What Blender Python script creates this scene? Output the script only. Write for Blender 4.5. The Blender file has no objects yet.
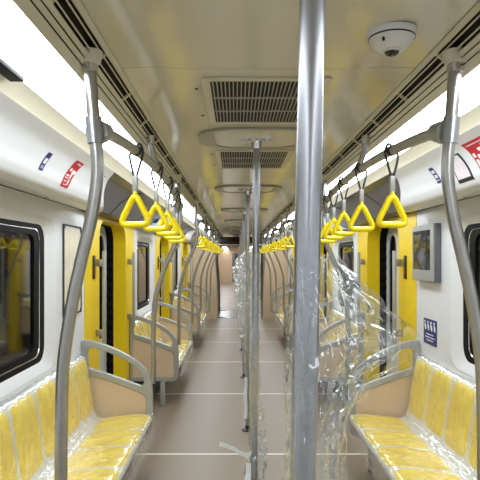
import bpy, bmesh, math, random
from mathutils import Vector, noise

random.seed(4)
PI = math.pi
scene = bpy.context.scene
COL = scene.collection

# ------------------------------------------------------------------ camera
F = 560.0                                   # focal length in pixels of a 480 px frame
cam_d = bpy.data.cameras.new('camera')
cam = bpy.data.objects.new('camera', cam_d)
COL.objects.link(cam)
cam_d.sensor_width = 36.0
cam_d.lens = 36.0 * F / 480.0
cam_d.shift_x = 4 / 480.0
cam_d.shift_y = 18 / 480.0
cam_d.clip_start = 0.02
cam_d.clip_end = 200
cam.location = (-0.11, 0.0, 1.60)
cam.rotation_euler = (PI / 2, 0, 0)
scene.camera = cam

# ------------------------------------------------------------------ world, exposure
world = bpy.data.worlds.new('world')
scene.world = world
world.use_nodes = True
wb = world.node_tree.nodes['Background']
wb.inputs[0].default_value = (0.75, 0.82, 0.9, 1)
wb.inputs[1].default_value = 0.25
scene.view_settings.view_transform = 'Standard'
scene.view_settings.look = 'None'
scene.view_settings.gamma = 1.0
scene.view_settings.use_curve_mapping = False
scene.view_settings.exposure = 0.1
LIGHT = 10.0                                 # radiance of the ceiling light diffusers


# ------------------------------------------------------------------ materials
def lin(c):
    return tuple(((v / 255) / 12.92 if v / 255 <= 0.04045 else ((v / 255 + 0.055) / 1.055) ** 2.4) for v in c) + (1,)


def mat(name, rgb, rough=0.5, metal=0.0, spec=0.5, var=0.0, vscale=6.0, bump=0.0, bscale=60.0, coat=0.0, stretch=None):
    m = bpy.data.materials.new(name)
    m.use_nodes = True
    nt = m.node_tree
    b = nt.nodes['Principled BSDF']
    c = lin(rgb)
    b.inputs['Base Color'].default_value = c
    b.inputs['Roughness'].default_value = rough
    b.inputs['Metallic'].default_value = metal
    b.inputs['Specular IOR Level'].default_value = spec
    b.inputs['Coat Weight'].default_value = coat
    tc = nt.nodes.new('ShaderNodeTexCoord')
    src = tc.outputs['Object']
    if stretch:
        mp = nt.nodes.new('ShaderNodeMapping')
        mp.inputs['Scale'].default_value = stretch
        nt.links.new(src, mp.inputs[0])
        src = mp.outputs[0]
    n = nt.nodes.new('ShaderNodeTexNoise')
    n.inputs['Scale'].default_value = vscale
    n.inputs['Detail'].default_value = 4
    nt.links.new(src, n.inputs['Vector'])
    r = nt.nodes.new('ShaderNodeValToRGB')
    r.color_ramp.elements[0].position = 0.3
    r.color_ramp.elements[1].position = 0.7
    k = var
    r.color_ramp.elements[0].color = tuple(v * (1 - k) for v in c[:3]) + (1,)
    r.color_ramp.elements[1].color = tuple(min(1, v * (1 + k)) for v in c[:3]) + (1,)
    nt.links.new(n.outputs['Fac'], r.inputs[0])
    nt.links.new(r.outputs[0], b.inputs['Base Color'])
    if bump:
        n2 = nt.nodes.new('ShaderNodeTexNoise')
        n2.inputs['Scale'].default_value = bscale
        nt.links.new(src, n2.inputs['Vector'])
        bp = nt.nodes.new('ShaderNodeBump')
        bp.inputs['Strength'].default_value = bump
        bp.inputs['Distance'].default_value = 0.002
        nt.links.new(n2.outputs['Fac'], bp.inputs['Height'])
        nt.links.new(bp.outputs[0], b.inputs['Normal'])
    return m


def film_mat(name, base, bscale, bstr, haze, gain=0.5, crease=0.4, crease_glint_scale=(10, 10, 10), crease_glint_w=0.02, opaque=0.5):
    """clear wrapping film: see-through, mirror-like glints by Fresnel, a little milky haze"""
    m = bpy.data.materials.new(name)
    m.use_nodes = True
    nt = m.node_tree
    nt.nodes.clear()
    out = nt.nodes.new('ShaderNodeOutputMaterial')
    tc = nt.nodes.new('ShaderNodeTexCoord')
    n = nt.nodes.new('ShaderNodeTexNoise')
    n.inputs['Scale'].default_value = bscale
    n.inputs['Detail'].default_value = 3
    n.inputs['Distortion'].default_value = 1.2
    nt.links.new(tc.outputs['Object'], n.inputs['Vector'])
    bp = nt.nodes.new('ShaderNodeBump')
    bp.inputs['Strength'].default_value = bstr
    bp.inputs['Distance'].default_value = 0.006
    nt.links.new(n.outputs['Fac'], bp.inputs['Height'])
    tr = nt.nodes.new('ShaderNodeBsdfTransparent')
    tr.inputs[0].default_value = (0.97, 0.98, 0.98, 1)
    gl = nt.nodes.new('ShaderNodeBsdfGlossy')
    gl.inputs['Roughness'].default_value = 0.05
    gl.inputs['Color'].default_value = (1, 1, 1, 1)
    nt.links.new(bp.outputs[0], gl.inputs['Normal'])
    df = nt.nodes.new('ShaderNodeBsdfTranslucent')
    df.inputs['Color'].default_value = (0.85, 0.87, 0.88, 1)
    fr = nt.nodes.new('ShaderNodeLayerWeight')      # Schlick reflectance of both faces of a thin sheet
    fr.inputs['Blend'].default_value = 0.5
    nt.links.new(bp.outputs[0], fr.inputs['Normal'])
    pw = nt.nodes.new('ShaderNodeMath')
    pw.operation = 'POWER'
    pw.inputs[1].default_value = 4.0
    nt.links.new(fr.outputs['Facing'], pw.inputs[0])
    ad = nt.nodes.new('ShaderNodeMath')
    ad.operation = 'MULTIPLY_ADD'
    ad.use_clamp = True
    ad.inputs[1].default_value = gain
    ad.inputs[2].default_value = base
    nt.links.new(pw.outputs[0], ad.inputs[0])
    m0 = nt.nodes.new('ShaderNodeMixShader')
    cmp_ = nt.nodes.new('ShaderNodeMapping')             # noise-drawn milky creases, whitened to paint in the film's streaky highlights
    cmp_.inputs['Scale'].default_value = crease_glint_scale
    cmp_.inputs['Rotation'].default_value = (0.5, 0.6, 0.7)
    nt.links.new(tc.outputs['Object'], cmp_.inputs[0])
    cn = nt.nodes.new('ShaderNodeTexNoise')
    cn.inputs['Scale'].default_value = 1.0
    cn.inputs['Detail'].default_value = 2
    cn.inputs['Distortion'].default_value = 0.6
    nt.links.new(cmp_.outputs[0], cn.inputs['Vector'])
    sb = nt.nodes.new('ShaderNodeMath')
    sb.operation = 'SUBTRACT'
    sb.inputs[1].default_value = 0.5
    nt.links.new(cn.outputs['Fac'], sb.inputs[0])
    ab = nt.nodes.new('ShaderNodeMath')
    ab.operation = 'ABSOLUTE'
    nt.links.new(sb.outputs[0], ab.inputs[0])
    mr = nt.nodes.new('ShaderNodeMapRange')
    mr.inputs['From Min'].default_value = 0.0
    mr.inputs['From Max'].default_value = crease_glint_w
    mr.inputs['To Min'].default_value = haze + crease
    mr.inputs['To Max'].default_value = haze
    nt.links.new(ab.outputs[0], mr.inputs['Value'])
    nt.links.new(mr.outputs[0], m0.inputs[0])
    nt.links.new(tr.outputs[0], m0.inputs[1])
    dd = nt.nodes.new('ShaderNodeBsdfDiffuse')
    dd.inputs['Color'].default_value = (0.9, 0.92, 0.93, 1)
    mm = nt.nodes.new('ShaderNodeMixShader')
    mm.inputs[0].default_value = opaque
    nt.links.new(df.outputs[0], mm.inputs[1])
    nt.links.new(dd.outputs[0], mm.inputs[2])
    nt.links.new(mm.outputs[0], m0.inputs[2])
    m1 = nt.nodes.new('ShaderNodeMixShader')
    nt.links.new(ad.outputs[0], m1.inputs[0])
    nt.links.new(m0.outputs[0], m1.inputs[1])
    nt.links.new(gl.outputs[0], m1.inputs[2])
    nt.links.new(m1.outputs[0], out.inputs[0])
    return m


def emit_mat(name, rgb, s):
    m = bpy.data.materials.new(name)
    m.use_nodes = True
    nt = m.node_tree
    nt.nodes.clear()
    out = nt.nodes.new('ShaderNodeOutputMaterial')
    e = nt.nodes.new('ShaderNodeEmission')
    e.inputs[0].default_value = lin(rgb)
    e.inputs[1].default_value = s
    nt.links.new(e.outputs[0], out.inputs[0])
    return m


M = {
    'white': mat('white_wall_panel', (222, 223, 224), 0.35, var=0.015, vscale=3),
    'bulk': mat('white_cover_panel', (226, 228, 230), 0.3, var=0.02, vscale=4),
    'cream': mat('cream_ceiling', (208, 202, 181), 0.14, var=0.03, vscale=2.5, bump=0.05, bscale=5, spec=0.6),
    'creamtrim': mat('cream_trim', (205, 199, 178), 0.35, var=0.03),
    'plate': mat('grey_plate', (158, 156, 144), 0.3, var=0.02),
    'black': mat('black_void', (10, 10, 11), 0.7),
    'rubber': mat('black_rubber', (9, 9, 10), 0.55, spec=0.12, var=0.1),
    'steel': mat('brushed_steel', (168, 170, 174), 0.3, metal=1.0, var=0.05, vscale=30, stretch=(1, 1, 0.1)),
    'steelwarm': mat('satin_grey_steel', (166, 164, 159), 0.3, metal=0.85, var=0.05, vscale=30),
    'chrome': mat('bright_steel', (215, 217, 220), 0.15, metal=1.0),
    'greyframe': mat('grey_powder_coat', (165, 166, 160), 0.38, metal=0.25, var=0.03),
    'header': mat('grey_header', (98, 99, 104), 0.3, var=0.03),
    'beige': mat('beige_laminate', (208, 184, 152), 0.4, var=0.02, vscale=8),
    'yellow': mat('yellow_paint', (236, 203, 0), 0.38, var=0.03),
    'strapyel': mat('yellow_plastic', (252, 226, 0), 0.3, var=0.02),
    'seatyel': mat('yellow_seat_pad', (254, 222, 72), 0.4, var=0.06, vscale=9),
    'seatwhite': mat('white_seat_shell', (225, 225, 222), 0.4, var=0.02),
    'floor': mat('taupe_vinyl', (139, 125, 109), 0.42, var=0.06, vscale=140, bump=0.05, bscale=120),
    'seam': mat('white_weld_line', (232, 228, 220), 0.5),
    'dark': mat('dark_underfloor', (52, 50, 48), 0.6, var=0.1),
    'leaf': mat('grey_white_door', (205, 206, 204), 0.35, var=0.02),
    'web': mat('grey_webbing', (62, 62, 60), 0.7, var=0.1),
    'camwhite': mat('camera_white', (214, 214, 212), 0.35),
    'lens': mat('black_dome', (8, 8, 9), 0.05, spec=0.9),
    'poster': mat('cream_poster', (222, 215, 194), 0.25, var=0.14, vscale=7),
    'blue': mat('sticker_blue', (28, 46, 112), 0.35),
    'red': mat('sticker_red', (190, 24, 40), 0.35, var=0.05, vscale=30),
    'ink': mat('sticker_white', (238, 238, 238), 0.4),
    'inkblack': mat('sticker_black', (26, 26, 28), 0.4),
    'pale': mat('notice_paper', (222, 214, 218), 0.5, var=0.04, vscale=40),
    'tan': mat('tan_mark', (190, 150, 120), 0.4),
    'ledred': emit_mat('led_text', (110, 40, 30), 0.12),
    'tape': mat('white_tape', (232, 236, 240), 0.5),
    'lamp': emit_mat('lamp_diffuser', (240, 247, 255), LIGHT),
    'film': film_mat('clear_film', 0.10, 14, 0.5, 0.12, 0.95, 0.45, (22, 22, 12), 0.03),
    'filmnear': film_mat('clear_loose_film', 0.05, 14, 0.35, 0.01, 0.9, 0.28, (10, 10, 16), 0.007),
    'seatfilm': film_mat('clear_seat_film', 0.10, 20, 0.6, 0.04, 0.9, 0.25, (2.2, 7, 5), 0.009, 1.0),
}
gm = mat('dark_window_glass', (16, 19, 19), 0.04, spec=0.9)
gm.node_tree.nodes['Principled BSDF'].inputs['IOR'].default_value = 1.8
M['glass'] = gm


# ------------------------------------------------------------------ mesh helpers
def crom(pts, n):
    q = [pts[0]] + list(pts) + [pts[-1]]
    out = []
    for i in range(1, len(q) - 2):
        for k in range(n):
            t = k / n
            out.append(tuple(0.5 * (2 * q[i][j] + (q[i + 1][j] - q[i - 1][j]) * t
                                    + (2 * q[i - 1][j] - 5 * q[i][j] + 4 * q[i + 1][j] - q[i + 2][j]) * t * t
                                    + (3 * q[i][j] - q[i - 1][j] - 3 * q[i + 1][j] + q[i + 2][j]) * t ** 3)
                             for j in range(len(pts[0]))))
    out.append(tuple(pts[-1]))
    return out


def rrect(a0, a1, b0, b1, r, n=5):
    out = []
    for ca, cb, st in ((a1 - r, b1 - r, 0), (a0 + r, b1 - r, 1), (a0 + r, b0 + r, 2), (a1 - r, b0 + r, 3)):
        for k in range(n + 1):
            t = (st + k / n) * PI / 2
            out.append((ca + r * math.cos(t), cb + r * math.sin(t)))
    return out


class MB:
    def __init__(self):
        self.v, self.f = [], []

    def add(self, vs, fs):
        o = len(self.v)
        self.v += [tuple(p) for p in vs]
        self.f += [tuple(i + o for i in f) for f in fs]
        return self

    def box(self, x0, x1, y0, y1, z0, z1, bev=0.0):
        if bev:
            bm = bmesh.new()
            vs = [bm.verts.new(p) for p in ((x0, y0, z0), (x1, y0, z0), (x1, y1, z0), (x0, y1, z0),
                                            (x0, y0, z1), (x1, y0, z1), (x1, y1, z1), (x0, y1, z1))]
            for f in ((0, 1, 2, 3), (4, 5, 6, 7), (0, 1, 5, 4), (1, 2, 6, 5), (2, 3, 7, 6), (3, 0, 4, 7)):
                bm.faces.new([vs[i] for i in f])
            bmesh.ops.bevel(bm, geom=list(bm.edges), offset=bev, segments=2, affect='EDGES', profile=0.5)
            bm.verts.index_update()
            self.add([v.co[:] for v in bm.verts], [[v.index for v in f.verts] for f in bm.faces])
            bm.free()
            return self
        return self.add(((x0, y0, z0), (x1, y0, z0), (x1, y1, z0), (x0, y1, z0),
                         (x0, y0, z1), (x1, y0, z1), (x1, y1, z1), (x0, y1, z1)),
                        ((0, 3, 2, 1), (4, 5, 6, 7), (0, 1, 5, 4), (1, 2, 6, 5), (2, 3, 7, 6), (3, 0, 4, 7)))

    def tube(self, pts, r, n=12, closed=False, cap=True):
        P = [Vector(p) for p in pts]
        N = len(P)
        rr = r if isinstance(r, (list, tuple)) else [r] * N
        T = []
        for i in range(N):
            a = P[(i - 1) % N] if (closed or i > 0) else P[i]
            b = P[(i + 1) % N] if (closed or i < N - 1) else P[i]
            T.append((b - a).normalized())
        u = T[0].orthogonal().normalized()
        rings = []
        for i in range(N):
            u = (u - T[i] * u.dot(T[i])).normalized()
            w = T[i].cross(u)
            rings.append([P[i] + (u * math.cos(2 * PI * k / n) + w * math.sin(2 * PI * k / n)) * rr[i] for k in range(n)])
        vs = [p for rg in rings for p in rg]
        fs = []
        for i in range(N if closed else N - 1):
            j = (i + 1) % N
            for k in range(n):
                k2 = (k + 1) % n
                fs.append((i * n + k, i * n + k2, j * n + k2, j * n + k))
        if cap and not closed:
            fs.append(tuple(range(n)))
            fs.append(tuple((N - 1) * n + k for k in range(n)))
        return self.add(vs, fs)

    def lathe(self, prof, cx, cy, n=24, cap=True):
        vs, fs = [], []
        for r, z in prof:
            for k in range(n):
                a = 2 * PI * k / n
                vs.append((cx + r * math.cos(a), cy + r * math.sin(a), z))
        for i in range(len(prof) - 1):
            for k in range(n):
                k2 = (k + 1) % n
                fs.append((i * n + k, i * n + k2, (i + 1) * n + k2, (i + 1) * n + k))
        if cap:
            fs.append(tuple(range(n)))
            fs.append(tuple((len(prof) - 1) * n + k for k in range(n)))
        return self.add(vs, fs)

    def plate(self, outer, holes, w0, w1, mp):
        """flat plate with holes; mp(u, v, w) -> xyz"""
        bm = bmesh.new()
        loops = [outer] + list(holes)
        edges, idx = [], []
        for lp in loops:
            vs = [bm.verts.new((p[0], p[1], 0)) for p in lp]
            idx.append(vs)
            for i in range(len(vs)):
                edges.append(bm.edges.new((vs[i], vs[(i + 1) % len(vs)])))
        bmesh.ops.triangle_fill(bm, use_beauty=True, use_dissolve=False, edges=edges, normal=(0, 0, 1))
        bm.verts.index_update()
        co = [(v.co.x, v.co.y) for v in bm.verts]
        tri = [[v.index for v in f.verts] for f in bm.faces]
        li = [[v.index for v in vs] for vs in idx]
        bm.free()
        n = len(co)
        vs = [mp(u, v, w0) for u, v in co] + [mp(u, v, w1) for u, v in co]
        fs = [tuple(t) for t in tri] + [tuple(i + n for i in reversed(t)) for t in tri]
        for lp in li:
            for i in range(len(lp)):
                a, b = lp[i], lp[(i + 1) % len(lp)]
                fs.append((a, b, b + n, a + n))
        return self.add(vs, fs)

    def loft(self, A, B, closed=True):
        n = len(A)
        fs = []
        for i in range(n if closed else n - 1):
            j = (i + 1) % n
            fs.append((i, j, n + j, n + i))
        return self.add(list(A) + list(B), fs)

    def grid(self, rows):
        n, m = len(rows), len(rows[0])
        fs = []
        for i in range(n - 1):
            for j in range(m - 1):
                fs.append((i * m + j, i * m + j + 1, (i + 1) * m + j + 1, (i + 1) * m + j))
        return self.add([p for r in rows for p in r], fs)

    def mesh(self, name, material, off=(0, 0, 0), smooth=True, angle=40):
        bm = bmesh.new()
        vs = [bm.verts.new((p[0] - off[0], p[1] - off[1], p[2] - off[2])) for p in self.v]
        for f in self.f:
            try:
                bm.faces.new([vs[i] for i in f])
            except ValueError:
                pass
        bmesh.ops.recalc_face_normals(bm, faces=list(bm.faces))
        me = bpy.data.meshes.new(name)
        bm.to_mesh(me)
        bm.free()
        if smooth:
            me.shade_smooth()
            me.set_sharp_from_angle(angle=math.radians(angle))
        me.materials.append(M[material])
        return me


ROOT = {}


def link(name, data, parent=None, loc=(0, 0, 0)):
    o = bpy.data.objects.new(name, data)
    COL.objects.link(o)
    o.parent = parent
    o.location = loc
    return o


def thing(name, label, cat, loc=(0, 0, 0), group=None, kind=None):
    o = link(name, None, None, loc)
    o.empty_display_size = 0.1
    o['label'] = label
    o['category'] = cat
    if group:
        o['group'] = group
    if kind:
        o['kind'] = kind
    ROOT[o] = Vector(loc)
    return o


def part(name, mb, material, parent, smooth=True, angle=40, sub=False):
    """mesh in world coordinates, stored relative to its root thing"""
    r = parent
    while r.parent:
        r = r.parent
    return link(name, mb.mesh(name, material, ROOT[r], smooth, angle), parent)


def solo(name, mb, material, label, cat, group=None, kind=None, loc=(0, 0, 0), smooth=True, angle=40):
    o = link(name, mb.mesh(name, material, loc, smooth, angle), None, loc)
    o['label'] = label
    o['category'] = cat
    if group:
        o['group'] = group
    if kind:
        o['kind'] = kind
    ROOT[o] = Vector(loc)
    return o


SIDE = {-1: 'left', 1: 'right'}
ORD = ['first', 'second', 'third', 'fourth', 'fifth', 'sixth', 'seventh', 'eighth', 'ninth', 'tenth', 'eleventh',
       'twelfth', 'thirteenth', 'fourteenth', 'fifteenth', 'sixteenth', 'seventeenth', 'eighteenth', 'nineteenth',
       'twentieth', 'twenty-first', 'twenty-second']

# ------------------------------------------------------------------ layout (metres; y runs down the car)
Y0, Y1 = -2.4, 36.0
CEIL = 2.245
WALL = 1.27
DOORS = [5.31, 9.06, 12.81]
DHALF = 1.03
ARM = [4.20, 6.08, 7.95, 9.83, 11.70, 13.58]

# ---- floor: vinyl sheets with white weld lines
fl = thing('floor', 'taupe vinyl train floor crossed by white weld lines', 'floor', kind='structure')
part('subfloor', MB().box(-1.5, 1.5, Y0, Y1, -0.06, -0.006), 'dark', fl, False)
sy = [4.57 + 2.03 * k for k in range(-3, 15)]
edges = [Y0] + sy + [Y1]
for a, b in zip(edges[:-1], edges[1:]):
    part('floor_panel', MB().box(-1.5, 1.5, a + 0.014, b - 0.014, -0.006, 0.0), 'floor', fl, False)
seam_me = MB().box(-1.5, 1.5, -0.014, 0.014, -0.006, 0.0006).mesh('floor_seam', 'seam', smooth=False)
for y in sy:
    link('floor_seam', seam_me, fl, (0, y, 0))

# ---- ceiling: glossy cream panels with fine joints
ce = thing('ceiling', 'glossy cream panelled train ceiling reflecting the yellow straps', 'ceiling', kind='structure')
part('ceiling_backing', MB().box(-1.5, 1.5, Y0, Y1, CEIL + 0.05, CEIL + 0.08), 'creamtrim', ce, False)
cp = [(-0.502, 2.247), (-0.40, 2.252), (-0.31, 2.247), (-0.27, CEIL), (0.27, CEIL), (0.31, 2.247), (0.40, 2.252), (0.502, 2.247)]
cy = [Y0, -0.35, 1.91, 4.55, 6.55, 8.7, 10.9, 13.2, 15.6, 18, 20.4, 22.8, 25.2, 27.6, 30, 32.4, Y1]
for a, b in zip(cy[:-1], cy[1:]):
    mb = MB()
    rows = [[(x, y, z) for x, z in cp] for y in (a + 0.0025, b - 0.0025)]
    mb.grid(rows)
    rows2 = [[(x, y, z + 0.02) for x, z in cp] for y in (a + 0.0025, b - 0.0025)]
    mb.grid(rows2)
    for q in (0, 1):
        mb.loft(rows[q], rows2[q], closed=False)
    part('ceiling_panel', mb, 'cream', ce, True, 30)

# ---- walls
wall_zone = [(Y0, DOORS[0] - DHALF, (1.45, 3.48)), (DOORS[0] + DHALF, DOORS[1] - DHALF, (6.68, 7.72)),
             (DOORS[1] + DHALF, DOORS[2] - DHALF, (10.43, 11.47))]
WZ = (0.97, 1.80)
wn = 0
for s in (-1, 1):
    w = thing('wall_' + SIDE[s], 'white panelled side wall on the %s with window openings' % SIDE[s], 'wall', kind='structure')
    mp = lambda u, v, q: (s * (WALL + q), u, v)
    for za, zb, win in wall_zone:
        hole = rrect(win[0] - 0.12, win[1] + 0.12, WZ[0] - 0.06, WZ[1] + 0.05, 0.13)
        part('wall_panel', MB().plate([(za + 0.002, 0), (zb - 0.002, 0), (zb - 0.002, 1.95), (za + 0.002, 1.95)], [hole], 0, 0.02, mp),
             'white', w, True, 30)
    # beige lining of the far car section
    yy = DOORS[2] + DHALF
    part('wall_panel', MB().box(s * WALL, s * (WALL + 0.02), yy + 0.002, 14.85, 0.0, 1.95), 'white', w, False)
    yy = 17.2
    while yy < Y1 - 0.1:
        e = min(yy + 2.2, Y1)
        part('beige_panel', MB().box(s * WALL, s * (WALL + 0.03), yy + 0.004, e - 0.004, 0.0, 1.95), 'beige', w, False)
        yy = e
    part('wall_core', MB().box(s * 1.5, s * 1.56, Y0, Y1, 0, 2.3), 'dark', w, False)
    for zi, (za, zb, win) in enumerate(wall_zone):
        wn += 1
        wd = thing('window_%d' % wn, '%s window on the %s wall with black rounded border and silver inner line'
                   % (['large near', 'middle', 'far'][zi], SIDE[s]), 'window', (s * WALL, (win[0] + win[1]) / 2, WZ[0]), kind='structure')
        o1 = rrect(win[0] - 0.12, win[1] + 0.12, WZ[0] - 0.06, WZ[1] + 0.05, 0.13)
        o2 = rrect(win[0], win[1], WZ[0], WZ[1], 0.10)
        part('window_surround', MB().loft([mp(a, b, -0.001) for a, b in o1], [mp(a, b, 0.035) for a, b in o2]), 'white', wd, True, 60)
        inn = rrect(win[0] + 0.17, win[1] - 0.17, WZ[0] + 0.075, WZ[1] - 0.06, 0.06)
        part('black_border', MB().plate(rrect(win[0] - 0.004, win[1] + 0.004, WZ[0] - 0.004, WZ[1] + 0.004, 0.10), [inn], 0.033, 0.052, mp), 'rubber', wd, True, 30)
        l1 = rrect(win[0] + 0.085, win[1] - 0.085, WZ[0] + 0.035, WZ[1] - 0.028, 0.075)
        part('silver_line', MB().tube([mp(a, b, 0.033) for a, b in l1], 0.0035, 6, closed=True), 'chrome', wd)
        part('pane', MB().plate(rrect(win[0] + 0.15, win[1] - 0.15, WZ[0] + 0.06, WZ[1] - 0.045, 0.06), [], 0.045, 0.050, mp), 'glass', wd, False)

# end walls: behind the viewer and at the far end of the car
wf = thing('wall_far', 'distant beige end wall closing the train interior', 'wall', (0, Y1, 0), kind='structure')
part('end_panel', MB().box(-1.5, 1.5, Y1, Y1 + 0.05, 0, 2.3), 'beige', wf, False)
part('end_door', MB().box(-0.35, 0.35, Y1 - 0.03, Y1 - 0.002, 0.0, 1.9, 0.01), 'header', wf)
part('end_window', MB().box(-0.2, 0.2, Y1 - 0.04, Y1 - 0.031, 0.95, 1.75), 'glass', wf)
wb_ = solo('wall_back', MB().box(-1.5, 1.5, Y0 - 0.05, Y0, 0, 2.3), 'white', 'white bulkhead closing the car behind the viewer', 'wall', kind='structure', smooth=False)

# gangway portal: beige bulkheads either side of a narrower passage, dark header above
OPN = crom([(0.60, 0.0), (0.60, 0.4), (0.62, 1.0), (0.66, 1.5), (0.66, 1.78), (0.62, 1.90), (0.52, 1.955)], 5)
for q, (gy, nm) in enumerate(((14.86, 'near'), (17.10, 'far'))):
    gp = thing('gangway_portal', '%s beige bulkhead framing the narrow gangway at the end of the aisle' % nm, 'bulkhead', (0, gy, 0))
    mpy = lambda u, v, w_: (u, gy + w_, v)
    for s in (-1, 1):
        poly = [(s * x, z) for x, z in OPN] + [(s * 0.52, 2.05), (s * 1.265, 2.05), (s * 1.265, 0.0)]
        part('side_panel', MB().plate(poly, [], 0.0, 0.05, mpy), 'beige', gp, True, 30)
        rim = [(s * x, gy - 0.004, z) for x, z in OPN]
        part('edge_trim', MB().tube(rim, 0.012, 8), 'greyframe', gp)
    part('header', MB().box(-1.26, 1.26, gy - 0.01, gy + 0.06, 1.965, 2.16, 0.01), 'inkblack', gp)
    part('edge_strip', MB().box(-0.60, 0.60, gy - 0.02, gy + 0.05, 1.945, 1.963, 0.006), 'creamtrim', gp)
    if q == 0:
        part('display', MB().box(-0.32, 0.32, gy - 0.03, gy - 0.011, 2.0, 2.13), 'black', gp)
        part('display_text', MB().box(-0.25, 0.25, gy - 0.034, gy - 0.0305, 2.04, 2.09), 'ledred', gp)
by = thing('gangway_bellows', 'ribbed grey bellows lining the gangway beyond the beige bulkhead', 'bellows', (0, 16.0, 0))
bk = 14.93
while bk < 17.06:
    for s in (-1, 1):
        part('rib', MB().box(s * 0.70, s * 0.78, bk + 0.01, bk + 0.12, 0.0, 1.96, 0.02), 'header', by)
    part('rib', MB().box(-0.78, 0.78, bk + 0.01, bk + 0.12, 1.965, 2.03, 0.02), 'header', by)
    bk += 0.135
th = thing('gangway_threshold', 'dark metal threshold plate across the aisle at the gangway', 'threshold', (0, 16.0, 0))
part('plate', MB().box(-0.60, 0.60, 15.0, 17.0, 0.0008, 0.006), 'plate', th, False)
for yy in (14.96, 16.98):
    part('edge_bar', MB().box(-0.60, 0.60, yy, yy + 0.07, 0.0062, 0.016, 0.003), 'inkblack', th)
    part('bright_strip', MB().box(-0.60, 0.60, yy - 0.04, yy - 0.004, 0.0008, 0.014, 0.003), 'chrome', th)

# ---- doors
dn = 0
for s in (-1, 1):
    for di, dc in enumerate(DOORS):
        dn += 1
        mp = lambda u, v, q: (s * (WALL + q), u, v)
        d = thing('door_%d' % dn, '%s double door on the %s in yellow frame' % (['nearest', 'middle', 'farthest'][di], SIDE[s]),
                  'door', (s * WALL, dc, 0), kind='structure')
        ya, yb, zt, r = dc - 0.57, dc + 0.56, 1.925, 0.17

        def ushape(g, y_out0, y_out1, zo):
            pts = [(y_out0, 0.0), (y_out0, zo), (y_out1, zo), (y_out1, 0.0), (yb + g, 0.0)]
            for k in range(9):
                t = k / 8 * PI / 2
                pts.append((yb + g - r + r * math.cos(t), zt + g - r + r * math.sin(t)))
            for k in range(9):
                t = PI / 2 + k / 8 * PI / 2
                pts.append((ya - g + r + r * math.cos(t), zt + g - r + r * math.sin(t)))
            pts.append((ya - g, 0.0))
            return pts
        part('door_frame', MB().plate(ushape(0, dc - DHALF, dc + DHALF, 1.953), [], -0.004, 0.125, mp), 'yellow', d, True, 35)
        # black finger-guard rubber, wavy edge
        pts = [(ya - 0.06, 0), (ya - 0.06, zt + 0.06), (yb + 0.06, zt + 0.06), (yb + 0.06, 0)]
        zz = 0.0
        k = 0
        while zz < zt - r:
            pts.append((yb + (0.006 if k % 2 else -0.008), zz))
            zz += 0.05
            k += 1
        for k in range(9):
            t = k / 8 * PI / 2
            pts.append((yb - r + r * math.cos(t) - 0.003, zt - r + r * math.sin(t) - 0.003))
        for k in range(9):
            t = PI / 2 + k / 8 * PI / 2
            pts.append((ya + r + r * math.cos(t) + 0.003, zt - r + r * math.sin(t) - 0.003))
        zz = zt - r - 0.03
        k = 0
        while zz > 0:
            pts.append((ya + (0.008 if k % 2 else -0.006), zz))
            zz -= 0.05
            k += 1
        pts.append((ya, 0))
        part('rubber_seal', MB().plate(pts, [], 0.1255, 0.195, mp), 'rubber', d, True, 30)
        for a, b in ((dc - 0.63, dc - 0.008), (dc + 0.003, dc + 0.63)):
            c = (a + b) / 2
            wy0, wy1 = c - 0.12, c + 0.16
            lf = part('door_leaf', MB().plate([(a, 0.004), (b, 0.004), (b, 1.975), (a, 1.975)], [rrect(wy0, wy1, 0.78, 1.83, 0.13)], 0.197, 0.222, mp), 'leaf', d, True, 30)
            part('window_pane', MB().plate(rrect(wy0 - 0.01, wy1 + 0.01, 0.77, 1.84, 0.13), [], 0.206, 0.214, mp), 'glass', lf, False)
        part('meeting_rubber', MB().box(s * (WALL + 0.19), s * (WALL + 0.215), dc - 0.010, dc + 0.008, 0.01, 1.9), 'rubber', d, False)
        # sill
        part('door_sill', MB().box(s * (WALL + 0.01), s * (WALL + 0.19), ya - 0.02, yb + 0.02, 0.0006, 0.006), 'steel', d, False)
        # sloped grey header over the door
        hp = [(0.886, 2.1435), (0.965, 2.138), (1.085, 2.055), (1.165, 1.968), (1.27, 1.957)]
        e0, e1 = dc - 1.80, dc + 1.80
        mbh = MB().grid([[(s * x, y, z) for x, z in hp] for y in (e0, e1)])
        hd = part('header_panel', mbh, 'header', d, True, 25)
        part('header_joint', MB().tube([(s * (x - 0.001), dc - 0.62, z - 0.001) for x, z in hp[:4]], 0.003, 6), 'inkblack', hd)
        part('header_joint', MB().tube([(s * (x - 0.001), dc + 0.62, z - 0.001) for x, z in hp[:4]], 0.003, 6), 'inkblack', hd)
        # vertical grab handles beside the opening
        for hy, sg in ((dc - 0.68, -1), (dc + 0.66, 1)):
            h = part('grab_handle', MB().box(s * (WALL - 0.085), s * (WALL - 0.055), hy - 0.017, hy + 0.017, 0.86, 1.66, 0.008), 'greyframe', d)
            for z in (0.98, 1.56):
                part('handle_bracket', MB().box(s * (WALL - 0.062), s * (WALL - 0.003), hy - 0.012, hy + 0.012, z - 0.03, z + 0.03, 0.004), 'steelwarm', h)
        # small lit call button on the near jamb
        bt = part('door_button', MB().box(s * (WALL - 0.016), s * (WALL - 0.003), dc - 0.80, dc - 0.745, 1.43, 1.62, 0.004), 'inkblack', d)
        part('red_lamp', MB().box(s * (WALL - 0.020), s * (WALL - 0.0165), dc - 0.79, dc - 0.755, 1.47, 1.51), 'red', bt)

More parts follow.
